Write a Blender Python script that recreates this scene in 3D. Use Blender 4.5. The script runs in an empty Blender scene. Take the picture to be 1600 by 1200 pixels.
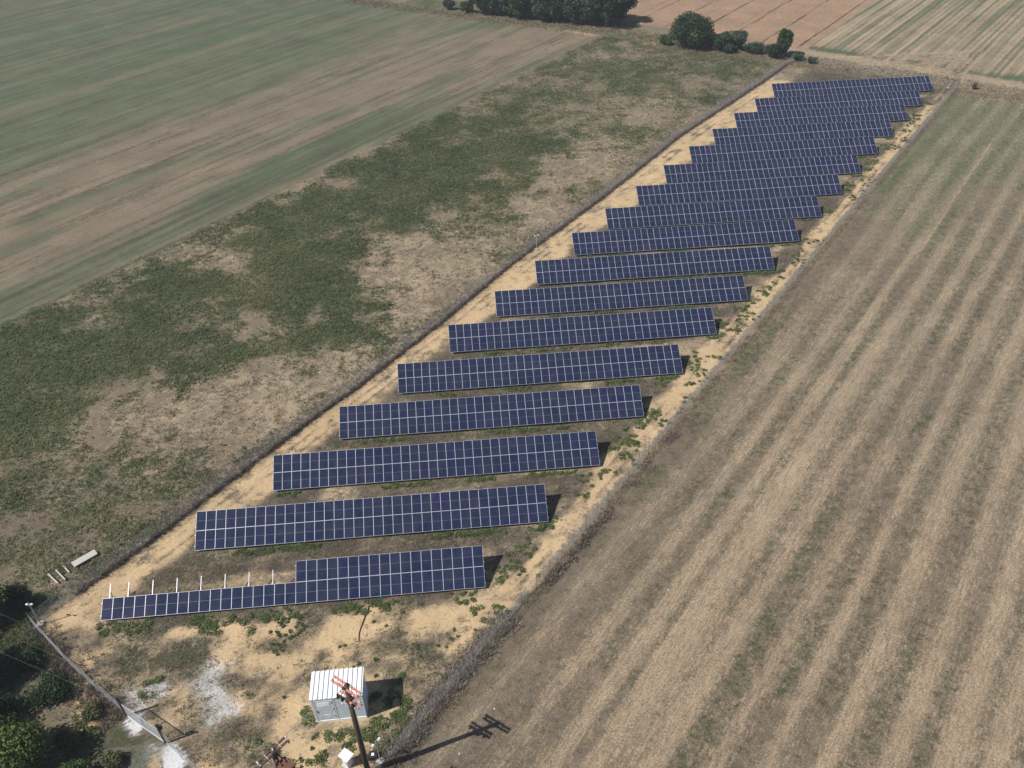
import bpy, bmesh, math, random
import numpy as np
from mathutils import Vector, Matrix

random.seed(7)
RNG = np.random.default_rng(11)
R = math.radians
scene = bpy.context.scene
COL = scene.collection

# ------------------------------------------------------------------ camera
cam_d = bpy.data.cameras.new("camera")
cam = bpy.data.objects.new("camera", cam_d)
COL.objects.link(cam)
scene.camera = cam
YAW, PITCH, ROLL = 0.076473, 0.669470, -0.024600
cam_d.sensor_fit = 'HORIZONTAL'
cam_d.sensor_width = 36.0
cam_d.lens = 29.02
cam_d.clip_start = 0.5
cam_d.clip_end = 6000
_f = Vector((math.sin(YAW)*math.cos(PITCH), math.cos(YAW)*math.cos(PITCH), -math.sin(PITCH)))
_r = Vector((math.cos(YAW), -math.sin(YAW), 0))
_u = _r.cross(_f)
_r2 = _r*math.cos(ROLL) + _u*math.sin(ROLL)
_u2 = -_r*math.sin(ROLL) + _u*math.cos(ROLL)
cam.matrix_world = Matrix(((_r2.x, _u2.x, -_f.x, 36.914), (_r2.y, _u2.y, -_f.y, -52.606),
                           (_r2.z, _u2.z, -_f.z, 68.315), (0, 0, 0, 1)))

# ------------------------------------------------------------------ sky and sun
SUN_AZ, SUN_EL = R(16.5), R(48.5)            # direction the shadows run, height of the sun
to_sun = Vector((-math.cos(SUN_AZ)*math.cos(SUN_EL), -math.sin(SUN_AZ)*math.cos(SUN_EL), math.sin(SUN_EL)))
world = bpy.data.worlds.new("World")
scene.world = world
world.use_nodes = True
wn = world.node_tree
bgn = wn.nodes['Background']
sky = wn.nodes.new('ShaderNodeTexSky')
sky.sky_type = 'NISHITA'
sky.sun_disc = False
sky.sun_elevation = SUN_EL
sky.sun_rotation = math.atan2(to_sun.x, to_sun.y)
sky.air_density = 1.2
sky.dust_density = 1.0
wn.links.new(sky.outputs[0], bgn.inputs[0])
bgn.inputs[1].default_value = 0.05
sun_d = bpy.data.lights.new("sun", 'SUN')
sun_d.energy = 4.8
sun_d.angle = R(0.5)
sun_d.color = (1.0, 0.95, 0.87)
sun = bpy.data.objects.new("sun", sun_d)
COL.objects.link(sun)
sun.rotation_euler = to_sun.to_track_quat('Z', 'Y').to_euler()
sun.location = (0, 0, 90)
scene.view_settings.view_transform = 'Standard'
scene.view_settings.look = 'None'
scene.view_settings.exposure = 0.25
scene.view_settings.gamma = 1.0
scene.view_settings.use_curve_mapping = False
scene.cycles.max_bounces = 6

# ------------------------------------------------------------------ helpers
def tag(o, label=None, cat=None, group=None, kind=None):
    if label: o['label'] = label
    if cat: o['category'] = cat
    if group: o['group'] = group
    if kind: o['kind'] = kind
    return o

def thing(name, loc, label, cat, group=None, rz=0.0):
    o = bpy.data.objects.new(name, None)
    o.empty_display_size = 0.3
    COL.objects.link(o)
    o.location = loc
    o.rotation_euler = (0, 0, rz)
    return tag(o, label, cat, group)

def link(name, me, parent=None, loc=None):
    o = bpy.data.objects.new(name, me)
    COL.objects.link(o)
    if parent: o.parent = parent
    if loc is not None: o.location = loc
    return o

def np_mesh(name, verts, faces, mats=(), smooth=False, mat_idx=None):
    """verts (n,3), faces (m,k) arrays of one polygon size"""
    verts = np.asarray(verts, np.float32)
    faces = np.asarray(faces, np.int32)
    me = bpy.data.meshes.new(name)
    m, k = faces.shape
    me.vertices.add(len(verts)); me.vertices.foreach_set('co', verts.ravel())
    me.loops.add(m*k); me.loops.foreach_set('vertex_index', faces.ravel())
    me.polygons.add(m)
    me.polygons.foreach_set('loop_start', np.arange(0, m*k, k, dtype=np.int32))
    me.polygons.foreach_set('loop_total', np.full(m, k, np.int32))
    if mat_idx is not None: me.polygons.foreach_set('material_index', np.asarray(mat_idx, np.int32))
    me.update(calc_edges=True)
    me.polygons.foreach_set('use_smooth', np.full(m, smooth, dtype=bool))
    for mt in mats: me.materials.append(mt)
    return me

class MB:
    """collects simple solids into one mesh"""
    def __init__(self): self.v = []; self.f = []; self.mi = []
    def add(self, vs, fs, mi=0):
        n = len(self.v); self.v += [tuple(p) for p in vs]
        self.f += [tuple(i+n for i in f) for f in fs]; self.mi += [mi]*len(fs)
        return self
    def box(self, x0, x1, y0, y1, z0, z1, mi=0, M=None):
        vs = [Vector(p) for p in ((x0,y0,z0),(x1,y0,z0),(x1,y1,z0),(x0,y1,z0),(x0,y0,z1),(x1,y0,z1),(x1,y1,z1),(x0,y1,z1))]
        if M is not None: vs = [M @ p for p in vs]
        return self.add(vs, [(0,3,2,1),(4,5,6,7),(0,1,5,4),(1,2,6,5),(2,3,7,6),(3,0,4,7)], mi)
    def tube(self, pts, rad, n=8, mi=0, cap=True):
        pts = [Vector(p) for p in pts]
        rad = rad if isinstance(rad, (list, tuple)) else [rad]*len(pts)
        rings = []
        for i, p in enumerate(pts):
            d = (pts[min(i+1, len(pts)-1)] - pts[max(i-1, 0)]).normalized()
            a = d.orthogonal().normalized() if abs(d.z) < .9 else Vector((1,0,0)).cross(d).normalized()
            b = d.cross(a)
            rings.append([p + (a*math.cos(t)+b*math.sin(t))*rad[i] for t in [2*math.pi*j/n for j in range(n)]])
        vs = [q for r_ in rings for q in r_]
        fs = []
        for i in range(len(pts)-1):
            for j in range(n):
                a0 = i*n+j; a1 = i*n+(j+1) % n
                fs.append((a0, a1, a1+n, a0+n))
        if cap:
            fs.append(tuple(reversed(range(n)))); fs.append(tuple(range((len(pts)-1)*n, len(pts)*n)))
        return self.add(vs, fs, mi)
    def bar(self, a, b, w, h, mi=0, up=Vector((0,0,1))):
        a = Vector(a); b = Vector(b); d = (b-a); L = d.length; d.normalize()
        s = d.cross(up).normalized(); t = s.cross(d)
        M = Matrix(((d.x, s.x, t.x, a.x), (d.y, s.y, t.y, a.y), (d.z, s.z, t.z, a.z), (0,0,0,1)))
        return self.box(0, L, -w/2, w/2, -h/2, h/2, mi, M)
    def mesh(self, name, mats, smooth=False):
        me = bpy.data.meshes.new(name)
        me.from_pydata(self.v, [], self.f)
        for m in mats: me.materials.append(m)
        me.polygons.foreach_set('material_index', self.mi)
        me.polygons.foreach_set('use_smooth', [smooth]*len(self.f))
        me.update()
        return me
    def build(self, name, mats, parent=None, smooth=False, loc=None):
        if not isinstance(mats, (list, tuple)): mats = [mats]
        return link(name, self.mesh(name, mats, smooth), parent, loc)

# ------------------------------------------------------------------ noise in numpy
def _hash(ix, iy, seed):
    h = (ix.astype(np.int64)*374761393 + iy.astype(np.int64)*668265263 + seed*1442695041) & 0xffffffff
    h = ((h ^ (h >> 13))*1274126177) & 0xffffffff
    h = h ^ (h >> 16)
    return (h & 0xffff)/65535.0

def vnoise(x, y, seed=0):
    ix = np.floor(x).astype(np.int64); iy = np.floor(y).astype(np.int64)
    fx = x-ix; fy = y-iy
    fx = fx*fx*(3-2*fx); fy = fy*fy*(3-2*fy)
    a = _hash(ix, iy, seed); b = _hash(ix+1, iy, seed); c = _hash(ix, iy+1, seed); d = _hash(ix+1, iy+1, seed)
    return (a*(1-fx)+b*fx)*(1-fy) + (c*(1-fx)+d*fx)*fy

def fbm(x, y, scale, seed=0, oct=4, gain=0.5):
    t = 0; a = 1; s = 0
    for o in range(oct):
        t = t + a*vnoise(x/scale*2**o + 17.3*o, y/scale*2**o - 9.1*o, seed+o*31); s += a; a *= gain
    return t/s

def sstep(a, b, v):
    t = np.clip((v-a)/(b-a), 0, 1); return t*t*(3-2*t)

def band(v, a, b, w):
    return sstep(a-w, a+w, v)*(1-sstep(b-w, b+w, v))

def poly_sd(x, y, P):
    """signed distance to polygon, positive inside"""
    P = np.array(P, float); n = len(P)
    d = np.full(x.shape, 1e9); ins = np.zeros(x.shape, bool)
    for i in range(n):
        ax, ay = P[i]; bx, by = P[(i+1) % n]
        ex, ey = bx-ax, by-ay
        t = np.clip(((x-ax)*ex+(y-ay)*ey)/(ex*ex+ey*ey), 0, 1)
        d = np.minimum(d, np.hypot(x-ax-t*ex, y-ay-t*ey))
        c = ((ay > y) != (by > y)) & (x < (bx-ax)*(y-ay)/((by-ay) if by != ay else 1e-9)+ax)
        ins ^= c
    return np.where(ins, d, -d)

def line_sd(x, y, pts):
    d = np.full(x.shape, 1e9)
    for (ax, ay), (bx, by) in zip(pts[:-1], pts[1:]):
        ex, ey = bx-ax, by-ay
        t = np.clip(((x-ax)*ex+(y-ay)*ey)/(ex*ex+ey*ey), 0, 1)
        d = np.minimum(d, np.hypot(x-ax-t*ex, y-ay-t*ey))
    return d

# ------------------------------------------------------------------ layout, metres on the ground
SK = 0.8634                                   # the plot and its fields lie skewed: u = x - SK*y is constant along their edges
LEFT_FENCE = [(-6.8,.6), (-3.8,4.0), (.9,9.2), (6.1,15.4), (13.5,24.3), (23.1,35.2), (34.5,49.1), (46.4,64.8), (56.5,76.5), (66.6,88.4), (86.3,113.2), (114.5,143.6), (128.7,160.0)]
LF_Y = np.array([p[1] for p in LEFT_FENCE]); LF_X = np.array([p[0] for p in LEFT_FENCE])
def left_x(y): return np.where(y < .6, -6.8+(y-.6)*1.0, np.interp(y, LF_Y, LF_X) + np.maximum(y-160, 0)*.87)
FRONT = [(-6.8,.6), (-1.8,-4.3), (2.1,-7.7), (5.0,-10.1), (9.0,-13.0), (14.5,-18.0), (25.2,-20.6)]
NROW = 17; W = 1.055; L = 2.117; TILT = 0.5323; CLEAR = 0.4
OFF = {0: (-.22,.28), 1: (.11,.14), 2: (.15,.04), 3: (.07,-.10), 4: (.04,-.20), 5: (-.04,-.05), 6: (.04,-.13), 7: (-.08,-.11),
       8: (-.04,.06), 9: (-.07,-.06), 10: (0,-.09), 15: (.10,-.26), 16: (-.05,.47)}
ROWS = [(7.11156*i+OFF.get(i, (0,0))[0], 8.21986*i+OFF.get(i, (0,0))[1]) for i in range(NROW)]

G1 = [(12.3,99.4),(37.9,129.3),(49.5,129.6),(58.8,111.8),(52.8,93.9),(36.6,85.2),(29.6,81.1),(20.9,75.2),(19.4,64.7),(21.9,56.7),(13.6,52.4),(9.3,49.6),(4.4,57.1),(5.1,72.8),(1.1,77.7),(4.2,86.9)]
G2 = [(-36,46),(-30.6,54.4),(-17.3,56.2),(-9.2,66.3),(3.8,60.8),(9.3,49.6),(14.9,48.9),(20.5,48.2),(10.2,43.2),(.3,39.9),(-9.9,39.7),(-15,32.3),(-20.6,28.1),(-30,30)]
PALE1 = [(-15.5,67.1),(-4.2,77.3),(.7,73.3),(4.6,68.6),(-2.4,67.4),(-8.3,62.3)]
PALE2 = [(19,71),(29.6,81.1),(41.8,74.8),(42.1,63.9),(35.6,55.1),(26,50.9),(21.7,60.5)]
PALE3 = [(.6,38.5),(11.1,43.1),(26,50.9),(22.8,40.2),(14.5,28.9),(-.7,25.9),(-10.2,24.7),(-6.6,33.9)]
GRAVEL = [(11.5,-5.7),(13.6,-7.0),(14.6,-10.8),(13.0,-11.8),(11.6,-9.6),(9.8,-8.6),(9.6,-7.0)]
GRAVEL2 = [(7.8,-8.0),(6.6,-7.0),(4.0,-7.2),(3.2,-8.4),(5.2,-9.6),(7.2,-9.2)]
PAD = [(5.0,-10.3),(6.2,-10.9),(7.6,-12.4),(8.6,-13.0),(9.9,-13.2),(11.6,-15.5),(10.0,-15.8),(8.6,-13.9),(6.6,-12.3),(5.2,-11.5),(4.5,-10.9)]

def ground_masks(x, y):
    """cover weights: green, straw, sandy dirt, white gravel, dark litter with some painted tree shade, orange plough, mown green"""
    u = x-SK*y
    s = y+0.8*(x-128.7)-160.6
    n1 = fbm(x, y, 9, 1); n2 = fbm(x, y, 2.6, 2); n3 = fbm(x, y, 28, 3, 3); n4 = fbm(x, y, 1.1, 4, 3)
    # noise stretched along the tracks of the tractors
    ls = fbm(u*1.0, y*.045, 1.1, 8, 4, .6); ll = fbm(u, y*.07, 5.0, 9, 3)
    Z = np.zeros_like(x)
    G = Z.copy(); S = Z.copy(); D = Z.copy(); Wt = Z.copy(); K = Z.copy(); O = Z.copy(); Mg = Z.copy()
    lx = left_x(y)
    dl = x-lx                                   # positive inside the left fence
    right = sstep(42.3, 43.4, u + (n2-.5)*1.2)
    plot = sstep(-.5, .7, dl + (n2-.5)*.8)*(1-right)
    front = line_sd(x, y, FRONT)
    inside_front = poly_sd(x, y, FRONT + [(42,0), (180,160), (128.7,160.0)] + LEFT_FENCE[::-1][1:-1])
    plot = plot*sstep(-.6, .6, inside_front+(n2-.5)*.8)
    back = sstep(-9.5, -6.5, s + (n2-.5)*2.5)   # the bank along the far edge
    # ---- right stubble field
    up = u - .03*y + (fbm(x, y, 60, 5, 2)-.5)*3
    w1 = .5+.5*np.sin(up*2*math.pi/5.2 + 4.5*(fbm(u, y*.12, 9, 39, 3)-.5)) ; w2 = .5+.5*np.sin(up*2*math.pi/3.1+1.0)
    st = .62*w1 + .08*w2 + .6*(ls-.5) + .5*(n1-.5) + .7*(ll-.5)+.04
    stripe = sstep(-.05, .85, st)
    rS = .25+.31*stripe
    rG = (1-stripe)*sstep(.36, .66, n1+.10*sstep(50, 75, u)) * .60
    farr = sstep(40, 100, y + (n1-.5)*40)
    rG = rG*(1-.45*farr) + farr*.26*(1-.3*stripe)
    edge = 1-sstep(44, 52, u+(n1-.5)*9)
    rG = rG + edge*.22*sstep(.35, .65, n2+.1); rS = rS*(1-.45*edge)
    rS = rS*(1-.45*farr)+farr*.10
    m = right*(1-back)
    for uc, uw, am in ((61.0, .16, .30), (63.0, .12, .18), (75.6, .16, .26), (86.5, .16, .24), (53.4, .14, .24), (51.5, .14, .16), (96.0, .16, .22), (69.3, .12, .16)):
        rS = rS+band(u+(n3-.5)*1.2, uc-uw, uc+uw, .25)*am*sstep(.35, .6, n1)
    S += m*rS; G += m*rG*.7; K += m*(.06+(1-stripe)*.36)*(1-farr*.5); Mg += m*farr*.60; O += m*(.20+.30*stripe)*sstep(.34, .6, fbm(x, y, 16, 37, 3))*(1-farr)
    # ---- weedy field between the left fence and the mown field
    wf = (1-sstep(-1.0, 0.0, dl))*sstep(-81.5, -77.5, u+(n2-.5)*5+(n4-.5)*2)*(1-back)
    nb = (n1-.5)*16 + (n2-.5)*8 + (n4-.5)*3
    g = np.maximum(sstep(-4.5, 4.5, poly_sd(x, y, G1)+.2+nb*.75), sstep(-5, 5, poly_sd(x, y, G2)+.2+nb*.85))
    p = np.maximum.reduce([sstep(-5, 5, poly_sd(x, y, q)+nb*.8) for q in (PALE1, PALE2, PALE3)])
    upf = sstep(112, 140, y+(n1-.5)*26)
    nearf = (1-sstep(4, 24, -dl+(n1-.5)*14))*(1-upf*.5)
    low = (1-sstep(14, 34, y+.25*(x)+(n1-.5)*14))
    upf = sstep(112, 140, y+(n1-.5)*26)
    gg = np.clip(.37 + .9*(n1-.5) + 1.1*(n2-.5) + .50*g - .22*p*(1-g*.6) - .12*nearf + .16*low + .20*upf, 0, 1)
    gg = gg*(1-g)+g*(.84+.8*(n2-.5)+.4*(n1-.5))
    ss = np.clip(.40 + 1.0*(n2-.5) + .17*p*(1-g*.7) - .26*g + .10*nearf - .06*low - .12*upf + 1.1*(n4-.5), 0, 1)
    G += wf*gg; S += wf*ss; K += wf*(low*.28 + .30*sstep(.45, .7, n2)*(1-g) + .16+.5*(n4-.5))
    O += wf*.16*(1-g)*sstep(.35, .6, n3)
    yel = sstep(.56, .68, fbm(x, y, 7, 21, 3))*sstep(35, 60, y)
    O += wf*yel*.45*g; G -= wf*yel*.22*g
    # thin dark furrow between the two left fields
    K += band(u+(n4-.5)*.5, -80.2, -79.3, .5)*.50*sstep(.42, .58, n1)*(1-back)*(y > 20)
    # ---- mown field
    mf = (1-sstep(-81.5, -77.5, u+(n2-.5)*5+(n4-.5)*2))*(1-back)
    bend = u + (n3-.5)*14 + (n1-.5)*6
    gtop = 1-sstep(-166, -128, bend+ (y-160)*.06+26*(ls-.5))
    gnear = band(bend, -94, -80, 8)*(1-sstep(110, 150, y))
    gp = sstep(.50, .70, fbm(u, y*.35, 9, 33, 4))*.45
    mg = np.clip(.10+gtop*.62+gnear*.58+gp*(1-gtop)+.75*(ls-.5)+.6*(ll-.5), 0, 1)
    Mg += mf*mg
    S += mf*(1-mg)*np.clip(.18+.9*(ls-.5)+.3*(n2-.5), 0, 1); O += mf*(1-mg)*.20*sstep(.3, .7, n3)
    tram = np.abs((u+1.5*(n3-.5))/15-np.round((u+1.5*(n3-.5))/15))*15
    K += mf*.30*(np.abs(tram-.95) < .28)*sstep(.40, .55, n1)
    K += mf*(.10+.12*gnear+.38*sstep(.50, .66, ls)); G += mf*.16*gtop
    # ---- far bank, track and fields
    b1 = back*(1-sstep(5, 8, s+(n2-.5)*2))
    G += b1*np.clip(.22+.7*(n1-.5)+.35*(x < 125), 0, 1); S += b1*np.clip(.42+.8*(n2-.5), 0, 1); K += b1*.22
    trk = sstep(5, 7, s+(n2-.5)*1.5)*(1-sstep(10.5, 12.5, s+(n2-.5)*1.5))*sstep(96, 124, x)
    trk2 = band(s+(n2-.5)*2, -10.5, -5.5, 1.0)*(1-sstep(98, 112, x))*(u > -95)
    S += trk*.55; D += trk*.10; O += trk*.30
    O += trk2*.45; D += trk2*.35
    far = sstep(10.5, 13.5, s+(n2-.5)*2)
    pe = u + 10 + (n4-.5)*1.0                  # edge between ploughed and striped field, u about -10
    ploughed = far*(1-sstep(-.8, .8, pe))*sstep(-115, -100, u)
    O += ploughed*(.85+.5*(ls-.5)); S += ploughed*.12; K += ploughed*(.3*sstep(.55, .72, ls)+.8*(np.abs((u+2*(n3-.5))/13-np.round((u+2*(n3-.5))/13)) < .022))
    stf = far*sstep(-.8, .8, pe)
    uu = x-.93*y
    lt = .5+.3*np.sin(uu*2*math.pi/5.2)+.3*np.sin(uu*2*math.pi/2.1); fs = fbm(uu, y*.05, 1.3, 51, 3)
    ff = .45*lt+1.1*(fs-.5)+.35
    S += stf*np.clip(ff, 0, 1)*.72; K += stf*.15*(1-np.clip(ff, 0, 1)); D += stf*.12*np.clip(ff, 0, 1); Mg += stf*(.15+(1-np.clip(ff, 0, 1))*.65)
    hd = stf*(1-sstep(15, 22, s+(n1-.5)*12))*sstep(12, 14, s); S -= hd*.45; Mg += hd*.7; G += hd*(.10+.25*(x < 150))+stf*.14*(1-np.clip(ff, 0, 1))
    oth = far*(1-sstep(-115, -100, u)); Mg += oth*.5; S += oth*.4; G += oth*.2
    # ---- the solar plot
    i = np.clip(np.round((y)/8.22), 0, NROW-1)
    ur = x-.86517*y
    mid = sstep(-3.0, .6, ur+(n1-.5)*4+(n2-.5)*1.6)*(1-sstep(37.2, 39.4, ur+(n1-.5)*4+(n2-.5)*1.5))*sstep(-1.6, .6, y+(n2-.5)*2.2)
    fr = y/8.22-np.floor(y/8.22)
    sand = sstep(.46, .72, fbm(x*.6, y*1.6, 4.5, 61, 5)+.10*sstep(15, 38, ur)-.10)
    sg = sstep(-26, -17, s+(n2-.5)*4)
    D += plot*((1-mid)*(.92-.35*sstep(.54, .72, n2)-.22*sstep(.45, .7, n4)) + mid*sand*.38)*(1-back)*(1-.85*sg)
    K += plot*sg*.35; S += plot*sg*.4
    K += plot*(mid*(1-sand)*(.68+.8*(n2-.5)+.5*(n4-.5)) + (1-mid)*.22*sstep(.50, .72, n4))*(1-back)
    O += plot*mid*.30*sstep(.40, .6, fbm(x, y, 5, 63, 3))
    G += plot*mid*np.clip(.12+1.2*(n1-.5)+.20*(fr > .8), 0, 1)*(1-back)*.6
    S += plot*(mid*.55*sstep(.4, .65, n4) + (1-mid)*.12)
    # weeds on the wheel track, right and left sides
    G += plot*(1-mid)*sstep(.60, .70, fbm(x, y, 3.0, 71, 3))*band(ur, 36, 41, 1.2)*.40
    D += plot*band(s, -12, -6, 2)*.2
    rut = (band(dl, 2.0, 2.5, .3)+band(dl, 3.7, 4.2, .3)+band(u, 38.9, 39.4, .3)+band(u, 40.7, 41.2, .3))*sstep(.40, .6, fbm(x, y, 5, 111, 3))
    K += plot*rut*.34*(y > -2); D -= plot*rut*.26*(y > -2)
    K += plot*(1-mid)*.20*sstep(.56, .68, fbm(x, y, .9, 113, 2)); S += plot*(1-mid)*.30*sstep(.5, .62, fbm(x, y, 3, 115, 4))
    # front yard
    yard = plot*(1-sstep(-1.5, .5, y))
    t = sstep(.44, .66, fbm(x, y, 4.2, 81, 3)+.10*(x < 12)-.04*(x > 20))
    G += yard*t*.26; K += yard*t*.36; D -= yard*t*.40; S += yard*t*.3
    for (cx, cy, rr, a) in ((28.2,-5.0,1.8,.8), (31.6,-6.0,1.5,.75), (33.3,-5.0,1.4,.55), (8.8,-4.6,2.4,.75), (15.5,-7.4,1.8,.5), (11.5,-7.0,1.2,.3), (3.5,-4.2,1.8,.5), (17,-9.5,2.0,.5)):
        q = (1-sstep(.45, 1.15, np.hypot((x-cx)/1.2, y-cy)/rr+(n2-.5)*1.3))*a
        K += q*.46; G += q*.30; D -= q*.60; S += q*.22
    gr = np.maximum(sstep(-1.6, 1.0, poly_sd(x, y, GRAVEL)+(n2-.5)*3.4), sstep(-1.4, .9, poly_sd(x, y, GRAVEL2)+(n2-.5)*3.4)*.9)
    Wt += gr*.60
    pd = sstep(-.5, .4, poly_sd(x, y, PAD)+(n4-.5)*1.2+(n2-.5)*1.2)*(.45+.55*np.maximum(1-sstep(1.0, 2.0, np.hypot(x-5.6, y+11)), sstep(9, 9.8, x)))
    Wt += pd*1.0; D -= pd
    # outside the front fence; the dark litter weight also paints in broad tree shade
    of = (1-sstep(-.6, .4, inside_front+(n2-.5)*.8))*(1-sstep(0, 3, y))*(u < 43)*(1-pd)
    path = np.maximum(band(y+1.05*x, -9.2, -3.0, 1.2), 0)
    e = sstep(.48, .60, fbm(x, y, 3.0, 91, 4)); 
    D += of*.55*e*(x > 0) + of*.25*e; G += of*(.28+.25*(1-e)); K += of*(.70-.40*e); S += of*.2
    Wt += of*sstep(.5, .62, fbm(x, y, 2.2, 95, 3))*.40*band(x, 1.5, 9, 1.5)*(y < -13)
    C = np.stack([G, S, D, Wt, K, O, Mg], -1)
    return np.clip(C, 0, 1), (u, s, dl, inside_front, plot, right, back)

# ------------------------------------------------------------------ materials
def new_mat(name):
    m = bpy.data.materials.new(name); m.use_nodes = True
    nt = m.node_tree; b = nt.nodes['Principled BSDF']
    return m, nt, b

def N(nt, t, **k):
    n = nt.nodes.new(t)
    for a, v in k.items(): setattr(n, a, v)
    return n

def plain(name, col, rough=.6, metal=0.0, var=.12, scale=6.0, bump=0.0, spec=.5):
    m, nt, b = new_mat(name)
    tc = N(nt, 'ShaderNodeTexCoord'); no = N(nt, 'ShaderNodeTexNoise')
    no.inputs['Scale'].default_value = scale; no.inputs['Detail'].default_value = 6
    nt.links.new(tc.outputs['Object'], no.inputs['Vector'])
    mr = N(nt, 'ShaderNodeMapRange'); mr.inputs[1].default_value = .3; mr.inputs[2].default_value = .7
    mr.inputs[3].default_value = 1-var; mr.inputs[4].default_value = 1+var
    nt.links.new(no.outputs[0], mr.inputs[0])
    hs = N(nt, 'ShaderNodeHueSaturation'); hs.inputs['Color'].default_value = (*col, 1)
    nt.links.new(mr.outputs[0], hs.inputs['Value'])
    nt.links.new(hs.outputs[0], b.inputs['Base Color'])
    b.inputs['Roughness'].default_value = rough; b.inputs['Metallic'].default_value = metal
    b.inputs['Specular IOR Level'].default_value = spec
    if bump:
        bp = N(nt, 'ShaderNodeBump'); bp.inputs['Strength'].default_value = bump; bp.inputs['Distance'].default_value = .02
        nt.links.new(no.outputs[0], bp.inputs['Height']); nt.links.new(bp.outputs[0], b.inputs['Normal'])
    return m

GC = {'base': (.178,.146,.108), 'green': (.056,.073,.034), 'straw': (.362,.287,.200), 'dirt': (.490,.362,.220),
      'white': (.60,.60,.62), 'dark': (.078,.064,.049), 'orange': (.300,.200,.135), 'mown': (.080,.108,.060)}

def ground_material():
    m, nt, b = new_mat('ground_cover')
    lk = nt.links.new
    geo = N(nt, 'ShaderNodeNewGeometry')
    def noise(scale, detail=5, rough=.6, vec=None, dist=0.0):
        n = N(nt, 'ShaderNodeTexNoise'); n.inputs['Scale'].default_value = scale
        n.inputs['Detail'].default_value = detail; n.inputs['Roughness'].default_value = rough
        n.inputs['Distortion'].default_value = dist
        lk(vec if vec is not None else geo.outputs['Position'], n.inputs['Vector']); return n
    # coordinates turned along the field edges and stretched, for tractor and mower lines
    mp = N(nt, 'ShaderNodeMapping'); mp.vector_type = 'POINT'
    mp.inputs['Rotation'].default_value = (0, 0, math.atan(SK)); mp.inputs['Scale'].default_value = (1, 1, 1)
    lk(geo.outputs['Position'], mp.inputs['Vector'])
    mp2 = N(nt, 'ShaderNodeMapping'); mp2.inputs['Scale'].default_value = (2.4, .30, 1)
    lk(mp.outputs[0], mp2.inputs['Vector'])
    nA = noise(.9, 7, .72); nB = noise(2.6, 6, .75); nC = noise(5.5, 5, .75); nD = noise(1.6, 8, .72, mp2.outputs[0])
    def math_(op, a, b_, clamp=False):
        n = N(nt, 'ShaderNodeMath', operation=op, use_clamp=clamp)
        for i, v in enumerate((a, b_)):
            if isinstance(v, (int, float)): n.inputs[i].default_value = v
            else: lk(v, n.inputs[i])
        return n.outputs[0]
    mixn = math_('ADD', math_('MULTIPLY', nA.outputs[0], .45), math_('MULTIPLY', nB.outputs[0], .55))
    mixs = math_('ADD', math_('MULTIPLY', nD.outputs[0], .5), math_('MULTIPLY', nC.outputs[0], .5))
    a1 = N(nt, 'ShaderNodeAttribute', attribute_name='cover_a'); s1 = N(nt, 'ShaderNodeSeparateColor'); lk(a1.outputs['Color'], s1.inputs[0])
    a2 = N(nt, 'ShaderNodeAttribute', attribute_name='cover_b'); s2 = N(nt, 'ShaderNodeSeparateColor'); lk(a2.outputs['Color'], s2.inputs[0])
    a3 = N(nt, 'ShaderNodeAttribute', attribute_name='cover_c')
    def tint(col, amt, n_):
        hs = N(nt, 'ShaderNodeHueSaturation'); hs.inputs['Color'].default_value = (*col, 1)
        mr = N(nt, 'ShaderNodeMapRange'); mr.inputs[1].default_value = .25; mr.inputs[2].default_value = .75
        mr.inputs[3].default_value = 1-amt; mr.inputs[4].default_value = 1+amt
        lk(n_, mr.inputs[0]); lk(mr.outputs[0], hs.inputs['Value']); return hs.outputs[0]
    cur = tint(GC['base'], .40, nB.outputs[0])
    def layer(cur, w, col, n_, contrast, amt, vn):
        # weight pushed to clumps by fine noise
        t = math_('ADD', w, math_('MULTIPLY', math_('SUBTRACT', n_, .5), 3.2))
        mr = N(nt, 'ShaderNodeMapRange', interpolation_type='SMOOTHSTEP')
        mr.inputs[1].default_value = .5-contrast; mr.inputs[2].default_value = .5+contrast
        lk(t, mr.inputs[0])
        gate = math_('MULTIPLY', w, 5.0, True)
        f = math_('MULTIPLY', mr.outputs[0], gate)
        mx = N(nt, 'ShaderNodeMix', data_type='RGBA'); lk(f, mx.inputs[0]); lk(cur, mx.inputs[6]); lk(tint(col, amt, vn), mx.inputs[7])
        return mx.outputs[2]
    cur = layer(cur, a3.outputs['Fac'], GC['mown'], mixs, .45, .38, nD.outputs[0])
    cur = layer(cur, s2.outputs[2], GC['orange'], mixs, .45, .30, nD.outputs[0])
    cur = layer(cur, s1.outputs[1], GC['straw'], mixs, .38, .38, nC.outputs[0])
    cur = layer(cur, s1.outputs[2], GC['dirt'], mixn, .30, .20, nB.outputs[0])
    cur = layer(cur, s2.outputs[1], GC['dark'], mixn, .42, .35, nC.outputs[0])
    cur = layer(cur, s2.outputs[0], GC['white'], mixn, .30, .18, nB.outputs[0])
    cur = layer(cur, s1.outputs[0], GC['green'], mixn, .36, .45, nC.outputs[0])
    # overall broad variation in tone
    nE = noise(.12, 4, .55)
    hs = N(nt, 'ShaderNodeHueSaturation'); mr = N(nt, 'ShaderNodeMapRange')
    mr.inputs[1].default_value = .3; mr.inputs[2].default_value = .7; mr.inputs[3].default_value = .88; mr.inputs[4].default_value = 1.12
    lk(nE.outputs[0], mr.inputs[0]); lk(mr.outputs[0], hs.inputs['Value']); lk(cur, hs.inputs['Color'])
    lk(hs.outputs[0], b.inputs['Base Color'])
    b.inputs['Roughness'].default_value = .95; b.inputs['Specular IOR Level'].default_value = .15
    bp = N(nt, 'ShaderNodeBump'); bp.inputs['Strength'].default_value = 1.0; bp.inputs['Distance'].default_value = .16
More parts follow.
